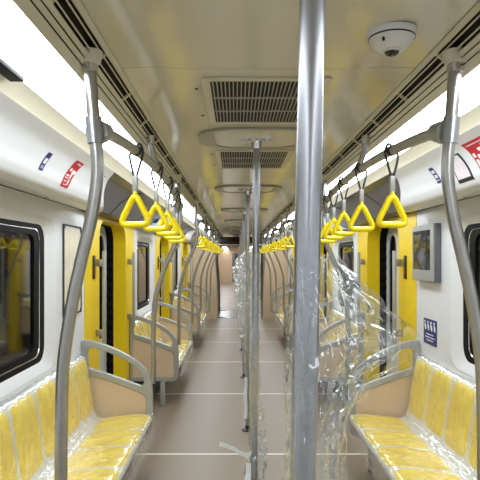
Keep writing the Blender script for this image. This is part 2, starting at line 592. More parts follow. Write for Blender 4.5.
# ---- overhead cover panels above the benches
BP = crom([(0.88, 2.145), (0.95, 2.105), (1.0, 2.045), (1.03, 1.985), (1.06, 1.948), (1.12, 1.93), (1.27, 1.95)], 16)
BN = len(BP) - 1
tn = 0
bz = [((Y0, Y0), (3.55, 4.06))] + [((DOORS[i] + 1.76, DOORS[i] + 1.25), (DOORS[i + 1] - 1.76, DOORS[i + 1] - 1.25)) for i in (0, 1)] \
    + [((DOORS[2] + 1.76, DOORS[2] + 1.25), (Y1, Y1))]
for s in (-1, 1):
    for zi, ((a0, a1), (b0, b1)) in enumerate(bz):
        tn += 1
        rows = []
        cols = 12
        for k in range(cols + 1):
            row = []
            for i, (x, z) in enumerate(BP):
                t = min(1, i / BN / 0.75)
                ya, yb = a0 + (a1 - a0) * t, b0 + (b1 - b0) * t
                row.append((s * x, ya + (yb - ya) * k / cols, z))
            rows.append(row)
        mb = MB().grid(rows)
        # end cheeks closing the barrel shape
        for row in (rows[0], rows[-1]):
            mb.loft(row, [(s * max(abs(p[0]), 1.0 if p[2] > 2.0 else 1.2) + s * 0.05, p[1], p[2] + 0.02) for p in row], closed=False)
        t = solo('trim_%d' % tn, mb, 'bulk', '%s white rounded overhead cover panel above the %s-hand bench' %
                 (['nearest', 'middle', 'third', 'farthest'][zi], SIDE[s]), 'cover panel', kind='structure', angle=50)
        lo = MB().tube([(s * 1.185, min(max(rows[0][-1][1], Y0) + 0.02, rows[-1][-1][1]), 1.934), (s * 1.185, rows[-1][-1][1] - 0.02, 1.934)], 0.003, 6)
        part('dark_joint', lo, 'inkblack', t)
        if zi == 0:
            for y in (2.0, 3.05):
                part('latch', MB().lathe([(0.012, 1.928), (0.012, 1.936)], s * 1.14, y, 10), 'steelwarm', t)

# ---- ceiling lamps and cream cornice
ly = [Y0] + [0.55 + 3.75 * k for k in range(0, 10)]
ly = [y for y in ly if y < Y1 - 1] + [Y1]
for s in (-1, 1):
    for i, (a, b) in enumerate(zip(ly[:-1], ly[1:])):
        L = thing('ceiling_lamp', '%s long white ceiling light diffuser from the viewer, %s side' % (ORD[i], SIDE[s]), 'light',
                  (s * 0.7, (a + b) / 2, 2.18), group='lamps along the %s of the ceiling' % SIDE[s])
        prof = [(0.602, 2.164), (0.66, 2.163), (0.72, 2.167), (0.78, 2.177), (0.822, 2.189)]
        part('diffuser', MB().grid([[(s * x, y, z) for x, z in prof] for y in (a + 0.006, b - 0.006)]), 'lamp', L)
        part('housing', MB().grid([[(s * x, y, z) for x, z in [(0.60, 2.165), (0.60, 2.215), (0.83, 2.215), (0.825, 2.19)]] for y in (a, b)]), 'camwhite', L)
        part('cornice', MB().grid([[(s * x, y, z) for x, z in [(0.822, 2.190), (0.835, 2.186), (0.872, 2.158), (0.882, 2.146), (0.90, 2.15)]] for y in (a, b)]), 'creamtrim', L)
solo('cornice_cover', MB().box(-0.836, -0.790, 1.45, 1.80, 2.166, 2.180, 0.002), 'rubber', 'small dark cover plate on the lamp edge at far left', 'cover plate')

# ---- linear air grilles between ceiling and lamps
GA, GB = Vector((0.502, 0, 2.246)), Vector((0.602, 0, 2.164))
gd = (GB - GA)
gl_ = gd.length
gd.normalize()
gn = Vector((gd.z, 0, -gd.x))               # faces down and towards the aisle


def strip(s, t0, t1, h0, h1, y0, y1):
    vs = []
    for y in (y0, y1):
        for t, h in ((t0, h0), (t1, h0), (t1, h1), (t0, h1)):
            p = GA + gd * t + gn * h
            vs.append((s * p.x, y, p.z))
    return MB().add(vs, ((0, 1, 2, 3), (7, 6, 5, 4), (0, 4, 5, 1), (1, 5, 6, 2), (2, 6, 7, 3), (3, 7, 4, 0)))


for s in (-1, 1):
    g = thing('air_grille', 'long cream slotted air grille along the %s ceiling edge' % SIDE[s], 'air grille', (s * 0.55, 0, 2.2))
    part('dark_backing', strip(s, 0.002, gl_ - 0.002, -0.03, -0.026, Y0, Y1), 'black', g, False)
    for t0, t1, h in ((0, 0.017, 0.004), (0.025, 0.029, 0.0), (0.047, 0.051, 0.0), (0.060, 0.075, 0.004), (0.079, 0.094, 0.007), (0.098, gl_ - 0.002, 0.009)):
        part('slat', strip(s, t0, t1, -0.014, h, Y0, Y1), 'creamtrim', g, False)
    tie = strip(s, 0.017, 0.060, -0.012, -0.005, -0.008, 0.008).mesh('tie', 'creamtrim', (s * 0.55, 0, 2.2), False)
    y = 0.5
    while y < 12:
        link('tie', tie, g, (0, y, 0))
        y += 0.42

# ---- ceiling vents
slat_me = MB().box(-0.0022, 0.0022, -0.305, 0.305, 0.001, 0.007).mesh('slat', 'plate', smooth=False)
cross_me = MB().box(-0.20, 0.20, -0.005, 0.005, 0.0005, 0.0065).mesh('cross_bar', 'plate', smooth=False)
mpz = lambda u, v, q: (u, v, q)
for vi, (yc, lab) in enumerate(((2.33, 'nearest rectangular slatted ceiling vent before the oval plate'), (3.67, 'slatted ceiling vent just behind the first oval plate'),
                                (11.7, 'distant slatted ceiling vent, nearer of the far two'), (13.1, 'farthest slatted ceiling vent before the dark header'))):
    v = thing('ceiling_vent', lab, 'vent', (0, yc, CEIL), group='slatted ceiling vents')
    part('frame', MB().plate(rrect(-0.235, 0.235, yc - 0.335, yc + 0.335, 0.012, 3), [rrect(-0.205, 0.205, yc - 0.305, yc + 0.305, 0.006, 2)], CEIL - 0.007, CEIL - 0.001, mpz), 'creamtrim', v, True, 30)
    part('dark_backing', MB().box(-0.21, 0.21, yc - 0.31, yc + 0.31, CEIL - 0.0030, CEIL - 0.0012), 'black', v, False)
    for k in range(27):
        x = -0.195 + 0.39 * k / 26
        link('slat', slat_me, v, (x, 0, -0.0105))
    for k in (-1, 1):
        link('cross_bar', cross_me, v, (0, k * 0.10, -0.0108))
    for x, y in ((-0.26, yc - 0.2), (-0.26, yc + 0.2)):
        part('latch', MB().box(x - 0.006, x + 0.006, y - 0.004, y + 0.004, CEIL - 0.004, CEIL - 0.0005), 'inkblack', v, False)

# ---- central grab poles with oval ceiling plates
PY = [0.855, 3.0, 5.2, 7.5, 9.7, 11.9, 14.0, 18.6, 20.8]
lean = {0: (0.011, -0.032), 1: (0.001, -0.018)}
for i, y in enumerate(PY):
    xt, xb = lean.get(i, (0, 0))
    p = thing('grab_pole', ['thick nearest steel grab pole standing just right of the aisle centre', 'second steel grab pole under the first oval ceiling plate'][i] if i < 2
              else '%s vertical steel grab pole from the viewer in the central row' % ORD[i], 'pole', (0, y, 0), group='central grab poles')
    part('tube', MB().tube([(xb, y, 0.004), (xb + (xt - xb) * 0.5, y, CEIL / 2), (xt, y, CEIL - 0.02)], 0.0198, 20), 'steel', p)
    part('base_flange', MB().lathe([(0.055, 0.0008), (0.055, 0.008), (0.04, 0.014), (0.024, 0.018), (0.024, 0.05)], xb, y, 20), 'inkblack', p)
    # oval plate: grey border with a cream centre
    zc = CEIL - 0.001
    out = rrect(-0.31, 0.31, y - 0.25, y + 0.25, 0.20, 8)
    inn = rrect(-0.225, 0.225, y - 0.222, y + 0.222, 0.12, 8)
    pl = part('oval_plate', MB().plate(out, [inn], zc - 0.012, zc, mpz), 'plate', p, True, 30)
    part('oval_centre', MB().plate(rrect(-0.224, 0.224, y - 0.221, y + 0.221, 0.12, 8), [], zc - 0.008, zc, mpz), 'cream', pl, True, 30)
    fl_ = part('ceiling_flange', MB().lathe([(0.05, zc - 0.008), (0.05, zc - 0.016), (0.032, zc - 0.022), (0.027, zc - 0.06), (0.020, zc - 0.062)], xt, y, 20), 'chrome', p)
    for q in (-1, 1):
        part('flange_ear', MB().lathe([(0.028, zc - 0.008), (0.028, zc - 0.020), (0.012, zc - 0.024)], xt + q * 0.055, y, 14), 'chrome', fl_)

# ---- curved side stanchions
PATH = [(0.552, 2.20), (0.545, 2.09), (0.537, 1.99), (0.528, 1.86), (0.545, 1.73), (0.575, 1.60), (0.603, 1.47), (0.63, 1.29), (0.637, 1.11), (0.638, 0.93)]
ST = [1.69] + ARM
for s in (-1, 1):
    for i, y in enumerate(ST):
        k = 1.0 if i == 0 else 1.85
        pts = [(s * (0.53 + max(x - 0.53, -0.002) * (1.0 if z > 1.8 else k)), y, z) for x, z in PATH]
        if i == 0:
            pts += [(s * 0.638, y, 0.5), (s * 0.638, y, 0.02)]
        elif i < 7:
            pts += [(s * 0.728, y, 0.80), (s * 0.733, y, 0.66)]
        else:
            pts += [(s * 0.73, y, 0.5), (s * 0.73, y, 0.02)]
        lab = ('large curved steel stanchion nearest on the %s in front of bench' if i == 0 else
               '%s curved steel stanchion on the ' % ORD[i] + '%s side, rising from a seat partition' if i < 7 else
               '%s distant curved steel stanchion on the ' % ORD[i] + '%s side') % SIDE[s]
        t = thing('curved_stanchion', lab, 'pole', (s * 0.55, y, 0), group='curved stanchions along the %s benches' % SIDE[s])
        part('tube', MB().tube(crom(pts, 5), 0.0192, 16), 'steelwarm' if i else 'steelwarm', t)
        part('ceiling_flange', MB().tube([(s * 0.553, y, 2.222), (s * 0.552, y, 2.19), (s * 0.552, y, 2.185)], [0.040, 0.033, 0.026], 16), 'creamtrim', t)
        part('socket', MB().tube([(s * 0.552, y, 2.192), (s * 0.5505, y, 2.16)], 0.0235, 16), 'chrome', t)
        part('collar', MB().tube([(s * 0.5405, y, 2.025), (s * 0.534, y, 1.945)], 0.0242, 16), 'steel', t)
        if i == 0 or i >= 7:
            part('base_flange', MB().lathe([(0.05, 0.001), (0.05, 0.01), (0.024, 0.02), (0.024, 0.05)], s * (0.638 if i == 0 else 0.73), y, 16), 'inkblack', t)

# ---- overhead hand rails
rails = [(1.69, 4.20), (6.08, 7.95), (7.95, 9.83), (9.83, 11.70), (11.70, 13.58)]


def rail_x(a, b, y):
    t = (y - a) / (b - a)
    return 0.537 - 0.047 * math.sin(PI * min(1, max(0, t)) ** 0.9)


def rail_z(a, b, y):
    t = (y - a) / (b - a)
    return 1.985 + 0.045 * math.sin(PI * min(1, max(0, t)) ** 0.8) ** 0.7 if 0 < t < 1 else 1.985


for s in (-1, 1):
    for i, (a, b) in enumerate(rails):
        r = thing('hand_rail', '%s overhead grey hand rail on the %s carrying yellow straps' % (['nearest'] + ORD[1:] if True else 0)[i:i + 1][0:1] if False else
                  '%s overhead grey hand rail from the viewer on the %s side' % (ORD[i], SIDE[s]), 'rail', (s * 0.5, (a + b) / 2, 1.98), group='overhead hand rails on the %s' % SIDE[s])
        pts = []
        for k in range(25):
            y = a + 0.02 + (b - a - 0.04) * k / 24
            pts.append((s * rail_x(a, b, y), y, rail_z(a, b, y)))
        part('tube', MB().tube(pts, 0.0185, 12), 'greyframe', r)
        for q, yy in ((1, a), (-1, b)):
            part('connector', MB().tube([(s * 0.537, yy + q * 0.018, 1.985), (s * 0.535, yy + q * 0.035, 1.987), (s * rail_x(a, b, yy + q * 0.10), yy + q * 0.10, rail_z(a, b, yy + q * 0.10)),
                                         (s * rail_x(a, b, yy + q * 0.13), yy + q * 0.13, rail_z(a, b, yy + q * 0.13))], [0.036, 0.038, 0.030, 0.020], 12), 'greyframe', r)
        ym = a + (b - a) * 0.44
        br = crom([(s * 0.535, ym - 0.02, 2.205), (s * 0.53, ym - 0.015, 2.15), (s * 0.515, ym + 0.02, 2.08), (s * rail_x(a, b, ym + 0.09), ym + 0.09, rail_z(a, b, ym + 0.09) + 0.005)], 5)
        bk = part('bracket', MB().tube(br, 0.0145, 10), 'steelwarm', r)
        part('bracket_socket', MB().tube([br[0], br[4]], 0.021, 12), 'chrome', bk)

# ---- yellow hand straps
DZ = -0.31                                  # bottom of ring below rail


def strap_meshes():
    cords = []
    for q in (-1, 1):
        mb = MB()
        mb.tube(crom([(q * 0.006, -0.024, 0.0), (q * 0.020, -0.006, 0.024), (q * 0.026, 0.012, 0.0), (q * 0.025, 0.004, -0.030), (q * 0.007, 0, -0.098), (q * 0.005, 0, -0.115)], 5), 0.0048, 6)
        cords.append(mb.mesh('webbing', 'web'))
    clip = MB().tube([(0, -0.012, 0), (0, 0.012, 0)], 0.0215, 14).mesh('clip', 'web')
    slv = MB().box(-0.0105, 0.0105, -0.007, 0.007, -0.165, -0.100, 0.003).mesh('sleeve', 'greyframe')
    # rounded triangle ring
    zt, zb, hw = -0.168, DZ + 0.018, 0.066
    cor = [(0, zt, 0.034), (-hw, zb, 0.034), (hw, zb, 0.034)]
    pts = []
    n = 3
    for i in range(3):
        p = Vector((cor[i][0], cor[i][1]))
        a = (Vector(cor[i - 1][:2]) - p).normalized()
        b = (Vector(cor[(i + 1) % 3][:2]) - p).normalized()
        rr = cor[i][2]
        p0, p2 = p + a * rr, p + b * rr
        for k in range(6):
            t = k / 5
            q = p0 * (1 - t) ** 2 + p * 2 * t * (1 - t) + p2 * t * t
            pts.append((q.x, 0, q.y))
    ring = MB().tube(pts, 0.0125, 10, closed=True)
    ring.tube([(0, 0, zt - 0.016), (0, 0, zt + 0.008)], [0.012, 0.008], 8)
    return cords, clip, slv, ring.mesh('ring', 'strapyel', angle=60)


cords, clip_me, slv_me, ring_me = strap_meshes()
cnt = {-1: 0, 1: 0}


def strap(s, a, b, y):
    n = cnt[s]
    cnt[s] += 1
    lab = ('large nearest yellow triangle strap handle on the %s rail' % SIDE[s]) if n == 0 else \
        '%s yellow triangle strap handle from the viewer on the %s rail' % (ORD[n], SIDE[s])
    t = thing('hand_strap', lab, 'strap', (s * rail_x(a, b, y), y, rail_z(a, b, y)), group='yellow strap handles on the %s' % SIDE[s])
    t.rotation_euler = (random.uniform(-0.02, 0.02), 0, s * 0.15 + random.uniform(-0.1, 0.1))
    for c in cords:
        link('webbing', c, t)
    link('clip', clip_me, t)
    link('sleeve', slv_me, t)
    link('ring', ring_me, t)


for s in (-1, 1):
    for y in (2.2, 2.68, 3.13, 3.52, 3.85):
        strap(s, 1.69, 4.20, y)
    for a, b in rails[1:]:
        n = 4 if a < 8 else 3
        for k in range(n):
            strap(s, a, b, a + (b - a) * (k + 0.75) / (n + 0.5))

# ---- benches
SP = crom([(0.742, 0.372), (0.732, 0.40), (0.742, 0.428), (0.775, 0.438), (0.87, 0.437), (0.99, 0.424), (1.09, 0.414), (1.14, 0.428), (1.168, 0.49),
           (1.188, 0.62), (1.208, 0.75), (1.228, 0.84), (1.243, 0.868), (1.265, 0.872)], 4)
acc = [0]
for a, b in zip(SP[:-1], SP[1:]):
    acc.append(acc[-1] + math.hypot(b[0] - a[0], b[1] - a[1]))


def prof(d):
    d = max(0, min(acc[-1] - 1e-6, d))
    i = 0
    while acc[i + 1] < d:
        i += 1
    t = (d - acc[i]) / (acc[i + 1] - acc[i])
    p = Vector(SP[i]).lerp(Vector(SP[i + 1]), t)
    e = (Vector(SP[i + 1]) - Vector(SP[i])).normalized()
    nn = Vector((-e.y, e.x))                # upwards / towards the aisle
    return p, nn


def dist_at(fn):
    for i, p in enumerate(SP):
        if fn(p):
            return acc[i]


D_PAN = (dist_at(lambda p: p[0] > 0.734 and p[1] > 0.41), dist_at(lambda p: p[0] > 1.10))
D_BACK = (dist_at(lambda p: p[1] > 0.455 and p[0] > 1.1), dist_at(lambda p: p[1] > 0.866 and p[0] > 1.2))


def pad_mesh(s, d0, d1, w, name):
    rows = []
    N = 12
    for i in range(N + 1):
        v = -1 + 2 * i / N
        v = math.copysign(abs(v) ** 0.7, v)
        row = []
        for j in range(N + 1):
            u = -1 + 2 * j / N
            u = math.copysign(abs(u) ** 0.7, u)
            uu = u * math.sqrt(1 - 0.16 * v * v * v * v)
            vv = v * math.sqrt(1 - 0.12 * u * u * u * u)
            m = max(abs(u), abs(v))
            h = 0.016 * (1 - m ** 7) + 0.0008
            if m >= 0.999:
                h = -0.003
            p, nn = prof((d0 + d1) / 2 + vv * (d1 - d0) / 2)
            q = p + nn * h
            row.append((s * q.x, uu * w / 2, q.y))
        rows.append(row)
    return MB().grid(rows)


BENCH = [(0.96, 4.18, 9, 'near'), (6.10, 7.93, 5, 'middle'), (9.85, 11.68, 5, 'far')]
for s in (-1, 1):
    pan = pad_mesh(s, D_PAN[0], D_PAN[1], 0.322, 'p')
    back = pad_mesh(s, D_BACK[0], D_BACK[1], 0.322, 'b')
    pan_me = pan.mesh('seat_pad', 'seatyel', angle=70)
    back_me = back.mesh('back_pad', 'seatyel', angle=70)
    for a, b, n, nm in BENCH:
        t = thing('train_bench', '%s bench of yellow seat pads on white shell along the %s wall' % (nm, SIDE[s]), 'bench', (0, a, 0),
                  group='yellow benches')
        rows = [[(s * x, y, z) for x, z in SP] for y in (a + 0.02, b - 0.02)]
        low = [[(s * max(x, 0.76), y, min(z - 0.035, 0.39) if x < 1.1 else z - 0.03) for x, z in SP] for y in (a + 0.02, b - 0.02)]
        mb = MB().grid(rows)
        under = [(0.742, 0.372), (0.80, 0.35), (1.2, 0.33), (1.262, 0.33)]
        mb.grid([[(s * x, y, z) for x, z in under] for y in (a + 0.02, b - 0.02)])
        for q in (0, 1):
            y = (a + 0.02, b - 0.02)[q]
            ring = [(s * x, y, z) for x, z in SP] + [(s * x, y, z) for x, z in reversed(under)]
            mb.add(ring, [tuple(range(len(ring)))])
        part('seat_shell', mb, 'seatwhite', t, True, 50)
        pitch = (b - a - 0.04) / n
        for k in range(n):
            yc = 0.02 + pitch * (k + 0.5)
            link('seat_pad', pan_me, t, (0, yc, 0))
            link('back_pad', back_me, t, (0, yc, 0))
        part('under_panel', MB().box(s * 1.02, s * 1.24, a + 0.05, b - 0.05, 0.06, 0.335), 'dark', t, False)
        ns = 2 if n < 7 else 3
        for k in range(ns):
            yc = a + 0.3 + (b - a - 0.6) * k / (ns - 1)
            part('support_arm', MB().box(s * 0.80, s * 1.02, yc - 0.03, yc + 0.03, 0.29, 0.348, 0.006), 'greyframe', t)
        # clear protective film thrown over the bench
        rows = []
        NY = int((b - a) / 0.022)
        ND = 60
        for i in range(NY + 1):
            y = a + 0.03 + (b - a - 0.06) * i / NY
            row = []
            for j in range(ND + 1):
                d = acc[-1] * j / ND
                p, nn = prof(d)
                q3 = Vector((d * 5.0 + s * 9 + a, y * 3.0, 0))
                r1 = 1 - abs(2 * noise.noise(q3 + Vector((0.6 * y * 5, 0, 0))))
                r2 = 1 - abs(2 * noise.noise(Vector((d * 16 + y * 9, y * 14 - d * 6, 3.7 + a))))
                # film bridges the crease between pan and back
                cr = math.exp(-((d - (D_PAN[1] + D_BACK[0]) / 2) / 0.05) ** 2)
                r4 = 1 - abs(2 * noise.noise(Vector((d * 4 + y * 22, y * 4 - d * 3, 8.2 + s))))
                h = 0.019 + 0.009 * r1 ** 5 + 0.005 * r2 ** 5 + 0.010 * r4 ** 7 + 0.03 * cr
                q = p + nn * h
                row.append((s * min(q.x, 1.262), y, q.y))
            # front drape
            drape = []
            hang = 0.07 + 0.03 * noise.noise(Vector((y * 4, s, 1.1)))
            for j in range(4, 0, -1):
                o = 0.012 * noise.noise(Vector((y * 11, j * 0.7, s * 2.0)))
                drape.append((s * (0.715 + o), y, row[0][2] - hang * j / 4))
            rows.append(drape + row)
        solo('seat_film', MB().grid(rows), 'seatfilm', 'clear wrinkled plastic film covering the %s %s-hand yellow bench' % (nm, SIDE[s]), 'plastic film',
             group='clear films over the benches', loc=(0, a, 0), angle=80)

# ---- seat partitions
OUT = crom([(1.262, 0.985), (1.20, 0.982), (1.10, 0.955), (1.0, 0.915), (0.90, 0.862), (0.82, 0.803), (0.765, 0.735), (0.738, 0.65), (0.731, 0.5), (0.732, 0.36), (0.742, 0.295), (0.79, 0.262)], 4) \
    + [(1.262, 0.262)]
HOLE = crom([(1.20, 0.932), (1.10, 0.906), (1.0, 0.866), (0.91, 0.818), (0.845, 0.765), (0.803, 0.70), (0.80, 0.665)], 3) \
    + crom([(0.815, 0.643), (0.90, 0.672), (1.0, 0.71), (1.10, 0.745), (1.20, 0.775), (1.215, 0.80), (1.218, 0.90)], 3)
PAN = [(1.225, 0.726), (1.10, 0.692), (1.0, 0.658), (0.90, 0.62), (0.815, 0.588), (0.785, 0.55), (0.782, 0.34), (0.80, 0.312), (1.225, 0.312)]
for s in (-1, 1):
    for i, y in enumerate(ARM):
        mp = lambda u, v, q: (s * u, y + q, v)
        t = thing('seat_partition', '%s grey framed beige seat partition from the viewer on the %s' % (ORD[i], SIDE[s]), 'partition', (s * 1.0, y, 0),
                  group='seat partitions on the %s' % SIDE[s])
        fr = part('frame', MB().plate(OUT, [HOLE, PAN], -0.017, 0.017, mp), 'greyframe', t, True, 30)
        bv = fr.modifiers.new('bevel', 'BEVEL')
        bv.width = 0.006
        bv.segments = 2
        bv.limit_method = 'ANGLE'
        bv.angle_limit = math.radians(50)
        part('panel', MB().plate(PAN, [], -0.008, 0.008, mp), 'beige', t, False)
        part('foot', MB().box(s * 0.88, s * 0.93, y - 0.014, y + 0.014, 0.001, 0.263, 0.004), 'greyframe', t)

# ---- wall furniture
po = thing('poster_frame', 'cream poster in thin dark frame on the left wall by the yellow door', 'poster', (-1.26, 3.96, 1.2))
po_a, po_b, pz0, pz1 = 3.74, 4.17, 1.20, 1.83
mpl = lambda u, v, q: (-(WALL - q), u, v)
part('sheet', MB().plate(rrect(po_a + 0.01, po_b - 0.01, pz0 + 0.01, pz1 - 0.01, 0.01, 2), [], 0.001, 0.006, mpl), 'poster', po, False)
part('frame', MB().plate(rrect(po_a, po_b, pz0, pz1, 0.012, 2), [rrect(po_a + 0.012, po_b - 0.012, pz0 + 0.012, pz1 - 0.012, 0.008, 2)], 0.0005, 0.012, mpl), 'web', po, False)
for q, z in ((po_a + 0.02, pz0 + 0.02), (po_a + 0.02, pz1 - 0.02), (po_b - 0.02, pz0 + 0.02), (po_b - 0.02, pz1 - 0.02)):
    part('corner_screw', MB().box(-(WALL - 0.013), -(WALL - 0.009), q - 0.012, q + 0.012, z - 0.012, z + 0.012), 'inkblack', po)

sc = thing('wall_screen', 'grey framed dark glossy display screen on the right wall', 'screen', (1.25, 4.0, 1.42))
mpr = lambda u, v, q: ((WALL - q), u, v)
part('housing', MB().box(WALL - 0.045, WALL - 0.001, 3.76, 4.22, 1.435, 1.835, 0.006), 'header', sc)
part('bezel', MB().plate([(3.765, 1.44), (4.215, 1.44), (4.215, 1.83), (3.765, 1.83)], [[(3.83, 1.515), (4.2, 1.515), (4.2, 1.795), (3.83, 1.795)]], 0.0455, 0.053, mpr), 'greyframe', sc, False)
part('display', MB().plate([(3.83, 1.515), (4.2, 1.515), (4.2, 1.795), (3.83, 1.795)], [], 0.0455, 0.048, mpr), 'glass', sc, False)

# blue priority seat sign
sg = thing('priority_sign', 'blue wall sign with four white seated figures above right bench', 'sign', (1.27, 3.95, 0.98))
part('sheet', MB().box(WALL - 0.004, WALL - 0.0008, 3.845, 4.105, 0.985, 1.165), 'blue', sg, False)
for k in range(4):
    yc = 4.068 - 0.062 * k
    fg = part('figure', MB().plate([(yc - 0.020, 1.085), (yc - 0.002, 1.085), (yc + 0.012, 1.105), (yc + 0.018, 1.128), (yc - 0.002, 1.130), (yc - 0.018, 1.108)], [], 0.0045, 0.0055, mpr), 'ink', sg, False)
    part('head', MB().plate([(yc + 0.006 + 0.013 * math.cos(t * PI / 4), 1.141 + 0.010 * math.sin(t * PI / 4)) for t in range(8)], [], 0.0045, 0.0055, mpr), 'ink', fg, False)
for k, (w0, w1) in enumerate(((3.90, 4.05), (3.88, 4.07), (3.91, 4.04))):
    z = 1.056 - 0.021 * k
    part('text_line', MB().box(WALL - 0.0052, WALL - 0.0042, w0, w1, z - 0.0035, z + 0.0035), 'pale', sg, False)


# stickers on the curved cover panels
def bpt(s, t, y, h):
    i = min(BN - 1, int(t * BN))
    f = t * BN - i
    p = Vector(BP[i]).lerp(Vector(BP[i + 1]), f)
    e = (Vector(BP[i + 1]) - Vector(BP[i])).normalized()
    nn = Vector((e.y, -e.x))                # outward from the cover, to the aisle
    q = p + nn * h
    return (s * q.x, y, q.y)


def decal(s, t0, t1, y0, y1, h, name, m, parent, taper=0.0):
    lo = [[bpt(s, t0 + (t1 - t0) * k / 12, y, h) for k in range(13)] for y in (y0, y1)]
    hi = [[bpt(s, t0 + (t1 - t0) * k / 12, y, h + 0.0008) for k in range(13)] for y in (y0, y1)]
    mb = MB().grid(lo).grid(hi)
    for q in (0, 1):
        mb.loft(lo[q], hi[q], closed=False)
    mb.loft([lo[0][0], lo[1][0]], [hi[0][0], hi[1][0]], closed=False)
    mb.loft([lo[0][-1], lo[1][-1]], [hi[0][-1], hi[1][-1]], closed=False)
    return part(name, mb, m, parent, True, 60)


def sticker(s, t0, t1, y0, y1, base, label, marks, cat='sticker'):
    o = thing('cover_sticker', label, cat, bpt(s, (t0 + t1) / 2, (y0 + y1) / 2, 0))
    decal(s, t0, t1, y0, y1, 0.001, 'sheet', base, o)
    for nm, m, a, b, c, d in marks:          # fractions of the sheet
        decal(s, t0 + (t1 - t0) * a, t0 + (t1 - t0) * b, y0 + (y1 - y0) * c, y0 + (y1 - y0) * d, 0.002, nm, m, o)
    return o


sticker(-1, 0.14, 0.515, 2.93, 3.06, 'red', 'red and white safety sticker on left overhead cover',
        [('pictogram', 'ink', 0.30, 0.40, 0.15, 0.38), ('pictogram', 'ink', 0.33, 0.45, 0.5, 0.95), ('pictogram', 'ink', 0.45, 0.62, 0.55, 0.75),
         ('pictogram', 'ink', 0.65, 0.88, 0.60, 0.74), ('text_line', 'ink', 0.52, 0.58, 0.1, 0.45), ('text_line', 'ink', 0.62, 0.66, 0.1, 0.45), ('text_line', 'pale', 0.74, 0.78, 0.1, 0.45),
         ('text_line', 'pale', 0.08, 0.12, 0.4, 0.85), ('text_line', 'pale', 0.88, 0.91, 0.2, 0.6)])
sticker(-1, 0.22, 0.43, 2.57, 2.625, 'blue', 'small blue strip sticker with white oval on left overhead cover',
        [('pictogram', 'ink', 0.30, 0.60, 0.22, 0.80), ('pictogram_detail', 'blue', 0.42, 0.50, 0.4, 0.62), ('text_line', 'pale', 0.74, 0.79, 0.25, 0.75), ('text_line', 'pale', 0.84, 0.88, 0.25, 0.75)])
sticker(1, 0.195, 0.415, 3.06, 3.12, 'blue', 'small blue strip sticker with white pictograms on right overhead cover',
        [('pictogram', 'ink', 0.18, 0.36, 0.2, 0.8), ('pictogram_detail', 'blue', 0.24, 0.30, 0.35, 0.65), ('pictogram', 'ink', 0.46, 0.66, 0.2, 0.8), ('pictogram_detail', 'blue', 0.52, 0.60, 0.4, 0.7), ('text_line', 'pale', 0.78, 0.84, 0.2, 0.8)])
sticker(1, 0.17, 0.52, 2.68, 2.86, 'inkblack', 'black bordered pale notice behind the right stanchion',
        [('notice_paper', 'pale', 0.05, 0.84, 0.10, 0.93), ('text_line', 'web', 0.3, 0.32, 0.2, 0.7), ('text_line', 'web', 0.42, 0.44, 0.2, 0.8), ('text_line', 'web', 0.54, 0.56, 0.2, 0.8), ('text_line', 'web', 0.66, 0.68, 0.25, 0.8)], 'notice')
sticker(1, 0.115, 0.47, 2.33, 2.585, 'red', 'large red emergency sign with white symbols at the right edge',
        [('pictogram', 'ink', 0.26, 0.36, 0.52, 0.66), ('pictogram', 'ink', 0.17, 0.23, 0.22, 0.45), ('pictogram', 'ink', 0.27, 0.32, 0.12, 0.50),
         ('ring_mark', 'ink', 0.44, 0.50, 0.30, 0.80), ('ring_mark', 'ink', 0.50, 0.76, 0.70, 0.80), ('ring_mark', 'ink', 0.76, 0.82, 0.30, 0.80), ('pictogram', 'ink', 0.55, 0.70, 0.40, 0.6),
         ('text_line', 'ink', 0.36, 0.50, 0.86, 0.95), ('text_line', 'ink', 0.56, 0.92, 0.86, 0.95), ('text_line', 'pale', 0.08, 0.11, 0.1, 0.9)], 'sign')
sticker(-1, 0.10, 0.20, 3.50, 3.56, 'ink', 'tiny white label at the end of the left overhead cover', [('text_line', 'web', 0.3, 0.4, 0.2, 0.8), ('text_line', 'web', 0.6, 0.7, 0.2, 0.8)])

# ---- dome camera
cx, cyy = 0.335, 1.60
k = thing('security_camera', 'white dome security camera with black lens on the ceiling', 'camera', (cx, cyy, CEIL))
part('base_ring', MB().lathe([(0.070, CEIL + 0.001), (0.070, CEIL - 0.010), (0.066, CEIL - 0.016)], cx, cyy, 32), 'camwhite', k)
part('joint', MB().lathe([(0.0655, CEIL - 0.0155), (0.0655, CEIL - 0.020)], cx, cyy, 32), 'inkblack', k)
bd = part('body', MB().lathe([(0.064, CEIL - 0.0195), (0.060, CEIL - 0.028), (0.047, CEIL - 0.043), (0.036, CEIL - 0.050), (0.028, CEIL - 0.0515)], cx, cyy, 32), 'camwhite', k, True, 60)
part('screw', MB().lathe([(0.004, CEIL - 0.040), (0.004, CEIL - 0.030)], cx - 0.035, cyy - 0.043, 8), 'inkblack', bd)
prof_l = [(0.022 * math.cos(a), CEIL - 0.052 - 0.017 * math.sin(a)) for a in [i * PI / 14 for i in range(7)]]
part('lens_collar', MB().lathe([(0.027, CEIL - 0.051), (0.0265, CEIL - 0.056), (0.0225, CEIL - 0.057)], cx, cyy, 24), 'camwhite', k)
part('lens_dome', MB().lathe(prof_l, cx, cyy, 24), 'lens', k)


